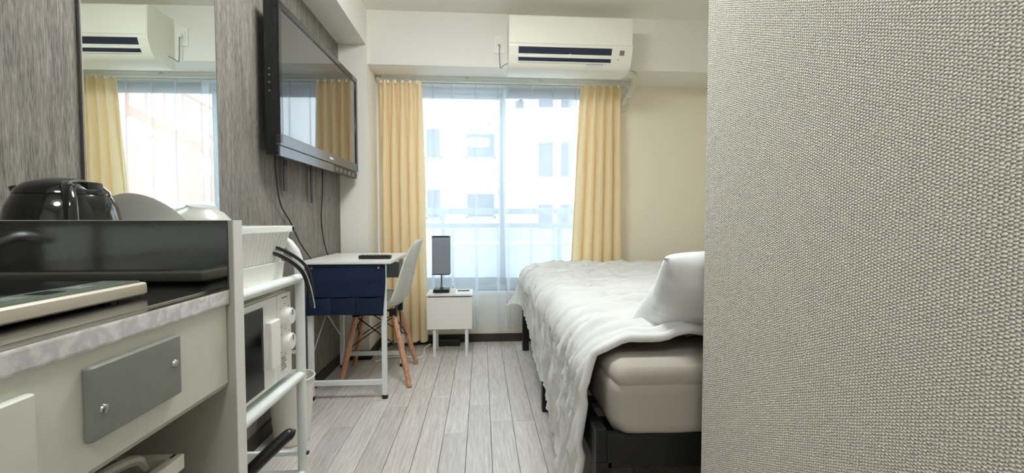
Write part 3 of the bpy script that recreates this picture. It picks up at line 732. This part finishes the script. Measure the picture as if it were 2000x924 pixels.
def aplate(y0, y1, z0, z1, m, screws=True):
    p = obj('access_plate', bx(KX, KX+.009, y0, y1, z0, z1, bev=.0045, seg=3), m, kc, True)
    if screws:
        for (y, z) in ((y0+.014, (z0+z1)/2-.008), (y1-.012, (z0+z1)/2+.004)):
            s = lathe(bmesh.new(), [(0,.002),(.0042,.0015),(.0048,0)], (KX+.009, y, z), 14, Matrix.Rotation(math.pi/2,3,'Y')); 
            sc = obj('screw', s, 'steel', p, True)
    return p
aplate(.439, .566, .724, .798, 'grey'); aplate(.2, .389, .715, .795, 'cream', False)
wt = thing('worktop', (-.66, .05, .812), 'scratched stainless steel worktop with a bright front edge', 'worktop')
obj('top_sheet', bx(XL+.001, KX+.004, -.62, .6765, ZT-.006, ZT, bev=.001), 'steel', wt)
obj('front_edge', bx(KX-.014, KX+.005, -.62, .68, .8135, ZT-.0005, bev=.003), 'swirl', wt)
obj('rim_bead', bx(KX-.022, KX-.012, -.62, .6765, ZT, ZT+.002, bev=.0008), 'steel', wt)
ck = thing('induction_cooktop', (-.64, .35, ZT), 'portable induction cooktop with beige edge and black glass on the worktop', 'cooktop')
obj('case', bx(-.86, -.45, .06, .62, ZT+.004, ZT+.021, bev=.006, seg=3), 'cookbody', ck, True)
obj('glass_plate', bx(-.855, -.505, .065, .612, ZT+.0205, ZT+.0235, bev=.001), 'cook', ck)
cs = obj('control_strip', bx(-.502, -.455, .065, .612, ZT+.0205, ZT+.0235, bev=.001), 'ctrl', ck)
for i in range(7): obj('control_mark', bx(-.49, -.468, .3+i*.04, .324+i*.04, ZT+.0235, ZT+.0241), 'black' if i % 2 else 'print', cs)
obj('burner_ring', tb([(-.68+.1*math.cos(a*math.pi/20), .32+.1*math.sin(a*math.pi/20), ZT+.0235) for a in range(40)], .0012, 5, closed=True), 'print', ck)
for x in (-.84, -.47):
    for y in (.09, .58): obj('foot', lathe(bmesh.new(), [(0,0),(.01,0),(.01,.005),(0,.005)], (x,y,ZT), 10), 'black', ck)
kn = thing('tap_lever', (-.755, .6, ZT), 'polished chrome tap at the back of the worktop', 'tap')
obj('tap_body', lathe(bmesh.new(), [(0,0),(.024,0),(.024,.01),(.019,.016),(.019,.05),(.021,.062),(.014,.07),(0,.072)], (-.79,.63,ZT), 20), 'steel', kn, True)
obj('spout', tb(curve([(-.79,.62,ZT+.05),(-.79,.56,ZT+.075),(-.785,.5,ZT+.07)]), .009, 10), 'steel', kn, True)
# bin under the worktop
wb = thing('waste_bin', (-.53, .5, .08), 'white rectangular bin with a raised handle under the worktop', 'bin')
b = bmesh.new(); x0, x1, y0, y1, z0, z1 = -.62, -.41, .3, .605, .081, .615; t = .004
box(b, x0, x1, y0, y1, z0, z0+t); box(b, x0, x0+t, y0, y1, z0, z1); box(b, x1-t, x1, y0, y1, z0, z1); box(b, x0, x1, y0, y0+t, z0, z1); box(b, x0, x1, y1-t, y1, z0, z1)
obj('body', b, 'bin', wb)
b = bmesh.new(); box(b, x0-.006, x0+.008, y0-.006, y1+.006, z1-.012, z1+.008, bev=.002); box(b, x1-.008, x1+.006, y0-.006, y1+.006, z1-.012, z1+.008, bev=.002)
box(b, x0, x1, y0-.006, y0+.008, z1-.012, z1+.008, bev=.002); box(b, x0, x1, y1-.008, y1+.006, z1-.012, z1+.008, bev=.002)
rm = obj('rim', b, 'bin', wb)
for i in range(5): obj('print_mark', bx(x1+.0058, x1+.0068, .50+i*.014, .509+i*.014, z1-.007, z1+.003), 'print', rm)
obj('handle', tb(curve([(x1-.03,.33,z1),(x1-.045,.4,z1+.012),(x1-.05,.5,z1+.018),(x1-.045,.585,z1+.012),(x1-.035,.6,z1-.005)]), .007, 8), 'bin', wb, True)

# ================================================================== RACK with microwave
rk = thing('tube_rack', (-.7, .97, 0), 'white steel tube kitchen rack standing beyond the kitchen end panel', 'rack')
RX0, RX1, RY0, RY1 = -.915, -.5, .735, 1.232
for y in (RY0, RY1):
    pts = [(RX1, y, .03), (RX1, y, .5), (RX1, y, .80)]+[(RX1-.07+.07*math.cos(a), y, .805+.09*math.sin(a)) for a in (0,.3,.6,.9,1.2,1.57)]
    if y == RY1: pts += [(RX0+.07-.07*math.sin(a), y, .805+.09*math.cos(a)) for a in (0,.3,.6,.9,1.2,1.57)]+[(RX0, y, .5), (RX0, y, .03)]
    else: pts = [(RX1, y, .03), (RX1, y, .79), (RX1-.01, y, .797), (RX0+.01, y, .797), (RX0, y, .79), (RX0, y, .03)]
    obj('side_frame', tb(pts, .0125, 12), 'whitem', rk, True)
for z in (.512, .782):
    obj('front_rail', tb([(RX1, RY0, z), (RX1, RY1, z)], .0125, 12), 'whitem', rk, True); obj('rear_rail', tb([(RX0, RY0, z), (RX0, RY1, z)], .0125, 12), 'whitem', rk, True)
    obj('shelf', bx(RX0, RX1, RY0+.01, RY1-.01, z-.006, z+.004), 'whitem', rk)
obj('shelf', bx(RX0, RX1, RY0+.01, RY1-.006, .232, .245, bev=.002), 'whitem', rk)
obj('front_rail', tb([(RX1, RY0, .236), (RX1, RY1, .236)], .011, 12), 'whitem', rk, True)
for z in (.29, .575): obj('end_bar', tb([(RX0, RY1, z), (RX1, RY1, z)], .005 if z > .4 else .008, 8), 'whitem', rk, True)
for x in (RX0, RX1):
    for y in (RY0, RY1): obj('foot', lathe(bmesh.new(), [(0,0),(.016,0),(.016,.03),(0,.03)], (x,y,0), 12), 'black', rk)
obj('bolt_cap', lathe(bmesh.new(), [(0,0),(.006,0),(.005,.005),(0,.006)], (RX1+.012, RY1, .29), 10, Matrix.Rotation(math.pi/2,3,'Y')), 'black', rk)
mw = thing('microwave', (-.68, .98, .516), 'white microwave oven with two dials on the middle shelf of the rack', 'microwave')
MX, MY0, MY1, MZ0, MZ1 = -.512, .748, 1.203, .53, .752
obj('body', bx(-.84, MX-.012, MY0, MY1, MZ0, MZ1, bev=.004), 'white', mw)
dr = obj('door', bx(MX-.014, MX, MY0, 1.122, MZ0+.002, MZ1-.002, bev=.003), 'white', mw)
obj('door_window', bx(MX-.004, MX+.002, MY0+.02, 1.05, MZ0+.012, MZ1-.016, bev=.001), 'mwglass', dr)
b = bx(MX-.002, MX+.014, 1.062, 1.112, MZ0+.05, MZ1-.055, bev=.007, seg=3); obj('handle', b, 'white', dr, True)
cp = obj('control_panel', bx(MX-.014, MX, 1.124, MY1, MZ0+.002, MZ1-.002, bev=.003), 'white', mw)
for z in (.69, .624):
    k_ = obj('dial', lathe(bmesh.new(), [(0,.02),(.019,.02),(.0215,.017),(.024,.004),(.026,0)], (MX, 1.166, z), 28, Matrix.Rotation(math.pi/2,3,'Y')), 'white', mw, True)
    obj('pointer', bx(MX+.0195, MX+.0212, 1.164, 1.168, z+.004, z+.018), 'print', k_)
    for i in range(7):
        a = math.pi*(.25+.25*i); obj('dial_mark', bx(MX-.0002, MX+.0006, 1.1645+.033*math.cos(a), 1.1675+.033*math.cos(a), z-.0015+.033*math.sin(a), z+.0015+.033*math.sin(a)), 'print', cp)
for i in range(6): obj('print_line', bx(MX-.0002, MX+.0006, 1.14, 1.17-.004*(i % 3), .555+i*.006, .5572+i*.006), 'print', cp)
obj('print_line', bx(MX-.0002, MX+.0006, 1.15, 1.18, .738, .741), 'print', cp)
for x in (-.8, -.55):
    for y in (.79, 1.16): obj('foot', lathe(bmesh.new(), [(0,0),(.012,0),(.012,.014),(0,.014)], (x,y,.516), 10), 'black', mw)
# dish basket on the top shelf
db = thing('dish_basket', (-.66, 1.0, .786), 'white slotted dish drainer basket on the top shelf of the rack', 'basket')
QX0, QX1, QY0, QY1, QZ0, QZ1 = -.85, -.515, .925, 1.215, .80, .925
b = bmesh.new()
def rim(b, z0, z1, g, th):
    box(b, QX0-g, QX1+g, QY0-g, QY0-g+th, z0, z1, bev=.002); box(b, QX0-g, QX1+g, QY1+g-th, QY1+g, z0, z1, bev=.002)
    box(b, QX0-g, QX0-g+th, QY0-g, QY1+g, z0, z1, bev=.002); box(b, QX1+g-th, QX1+g, QY0-g, QY1+g, z0, z1, bev=.002)
rim(b, QZ1-.016, QZ1, .008, .016); obj('rim', b, 'white', db)
IN = .035                                                        # slats taper inward toward the bottom
def slat(p, q, w, d):
    bb = bmesh.new(); p, q, w, d = map(Vector, (p, q, w, d)); vs = []
    for c in (p, q):
        for s, t in ((-1,-1),(1,-1),(1,1),(-1,1)): vs.append(bb.verts.new(c+w*s+d*t))
    for i in range(4): bb.faces.new((vs[i], vs[(i+1)%4], vs[4+(i+1)%4], vs[4+i]))
    bb.faces.new(vs[:4]); bb.faces.new(vs[4:]); return bb
for i in range(15):
    t = i/14; y = QY0+.006+(QY1-QY0-.012)*t; yb = QY0+IN+(QY1-QY0-2*IN)*t
    for (xa, xb) in ((QX1, QX1-IN*.5), (QX0, QX0+IN*.5)): obj('slat', slat((xa, y, QZ1-.01), (xb, yb, QZ0+.03), (0,.0062,0), (.0015,0,0)), 'white', db)
for i in range(10):
    t = i/9; x = QX0+.006+(QX1-QX0-.012)*t; xb = QX0+IN*.5+(QX1-QX0-IN)*t
    for (ya, yb) in ((QY1, QY1-IN), (QY0, QY0+IN)): obj('slat', slat((x, ya, QZ1-.01), (xb, yb, QZ0+.03), (.0062,0,0), (0,.0015,0)), 'white', db)
b = bmesh.new(); i_ = IN*.5
box(b, QX0+i_, QX1-i_, QY0+IN, QY1-IN, QZ0+.026, QZ0+.03)
obj('bottom', b, 'white', db)
b = prism(bmesh.new(), [(QX0+.01,QZ0-.013),(QX1-.01,QZ0-.013),(QX1-.004,QZ0+.032),(QX1-.012,QZ0+.032),(QX1-.018,QZ0-.004),(QX0+.018,QZ0-.004),(QX0+.012,QZ0+.032),(QX0+.004,QZ0+.032)], 'y', QY0+.02, QY1-.03)
box(b, QX0+.01, QX1-.01, QY1-.034, QY1-.03, QZ0-.013, QZ0+.032); box(b, QX0+.01, QX1-.01, QY0+.02, QY0+.024, QZ0-.013, QZ0+.032)
obj('drip_tray', b, 'white', db)
# plates and bowls in it
def dish(prof, c, rx, ry, name, label, cat, m='bowl', grp=None):
    R = Matrix.Rotation(ry, 3, 'Y') @ Matrix.Rotation(rx, 3, 'X')
    return tag(obj(name, lathe(bmesh.new(), prof, c, 48, R), m, None, True), label, cat, grp)
pp = [(0,0),(.045,0),(.05,.004),(.085,.012),(.098,.02),(.099,.022),(.085,.016),(.05,.008),(0,.006)]
dish(pp, (-.722, .985, .9), math.radians(-58), math.radians(10), 'dinner_plate', 'grey-white plate standing tilted in the basket behind the kettle', 'plate')
bp_ = [(0,.07),(.03,.07),(.034,.062),(.05,.052),(.068,.03),(.078,.002),(.08,0),(.077,-.001),(.064,.026),(.046,.046),(0,.056)]
dish([(r*.98, z*.8) for r, z in bp_], (-.69, 1.12, .92), math.radians(6), math.radians(9), 'bowl', 'pale ridged bowl turned upside down in the basket', 'bowl')
# kettle
kt = thing('electric_kettle', (-.735, .79, .786), 'glossy black electric kettle on the rack top shelf below the mirror', 'kettle')
KC = (-.713, .80, .787); KS = .84
obj('base_plate', lathe(bmesh.new(), [(0,0),(.066,0),(.068,.008),(.065,.018),(0,.018)], KC, 32), 'black', kt, True)
kp = [(0,.018),(.08,.018),(.09,.04),(.0925,.08),(.0915,.12),(.089,.15),(.083,.175),(.074,.192),(.07,.197),(0,.197)]
obj('body', lathe(bmesh.new(), [(r*KS, z) for r, z in kp], KC, 48), 'bgloss', kt, True)
ld = obj('lid', lathe(bmesh.new(), [(r*KS, z) for r, z in [(.072,.196),(.07,.203),(.058,.214),(.035,.222),(.015,.225),(0,.2255)]], KC, 40), 'bgloss', kt, True)
sp = lathe(bmesh.new(), [(.01,0),(.026,.03),(.033,.062),(.031,.064)], (0,0,0), 18, None, 1, .7)
for v in sp.verts: v.co = Vector((KC[0]-.042-v.co.z*.3+v.co.x*.5, KC[1]+v.co.y, KC[2]+.146+v.co.z+v.co.x*.06))
obj('spout', sp, 'bgloss', kt, True)
hd = Vector((.72, -.69, 0))
def kh(r, z): return Vector(KC)+hd*r+Vector((0, 0, z))
obj('handle', tb(curve([kh(.042,.21), kh(.064,.203), kh(.088,.178), kh(.096,.13), kh(.092,.075), kh(.07,.045)]), .009, 12), 'bgloss', kt, True)
obj('lid_button', bx(KC[0]+.024, KC[0]+.056, KC[1]-.02, KC[1]+.012, KC[2]+.195, KC[2]+.218, bev=.007), 'black', kt, True)
# utensil hanging over the basket side
ut = thing('kitchen_tongs', (-.47, 1.13, .8), 'black-handled kitchen tongs with a steel edge hanging from the dish basket', 'tongs')
for dx, mm, dz in ((0,'black',0),(.005,'steel',.004)):
    pts = curve([(-.56+dx,1.12,.872+dz),(-.515+dx,1.15,.85+dz),(-.48+dx,1.185,.811+dz),(-.465+dx,1.197,.769+dz*.6),(-.46+dx,1.214,.712),(-.46+dx,1.215,.7)])
    obj('arm' if mm == 'black' else 'steel_edge', tb(pts, .0055 if mm == 'black' else .002, 8), mm, ut, True)
obj('arm', tb(curve([(-.56,1.13,.885),(-.51,1.16,.862),(-.475,1.19,.828),(-.462,1.205,.79),(-.46,1.22,.73)]), .0045, 8), 'black', ut, True)
# frying pan on the bottom shelf
fp = thing('frying_pan', (-.66, .9, .247), 'black frying pan on the bottom rack shelf, handle pointing outward', 'pan')
obj('pan', lathe(bmesh.new(), [(0,.0),(.09,0),(.1,.006),(.122,.045),(.12,.046),(.098,.01),(0,.006)], (-.67,.885,.246), 40), 'black', fp, True)
obj('handle', tb(curve([(-.61,.945,.285),(-.57,.985,.325),(-.53,1.025,.365),(-.485,1.075,.405),(-.463,1.1,.418)]), [.008]*8+[.011]*8+[.015]*8+[.0145]*5+[.013,.011,.007,.003], 12), 'black', fp, True)
obj('handle_screw', lathe(bmesh.new(), [(0,.003),(.004,.002),(.005,0)], (-.565,.985,.342), 10), 'steel', fp)
# trash can
tc_ = thing('trash_can', (-.805, 1.88, 0), 'white round tapered trash can on the floor between rack and desk', 'trash can')
obj('can', lathe(bmesh.new(), [(0,.004),(.066,0),(.07,.004),(.088,.255),(.09,.268),(.093,.27),(.093,.276),(.087,.276),(.084,.255),(.066,.01),(0,.008)], (-.808,1.89,0), 40), 'bin', tc_, True)
obj('rim', tb([(-.808+.091*math.cos(a*math.pi/20), 1.89+.091*math.sin(a*math.pi/20), .273) for a in range(40)], .004, 6, closed=True), 'bin', tc_, True)
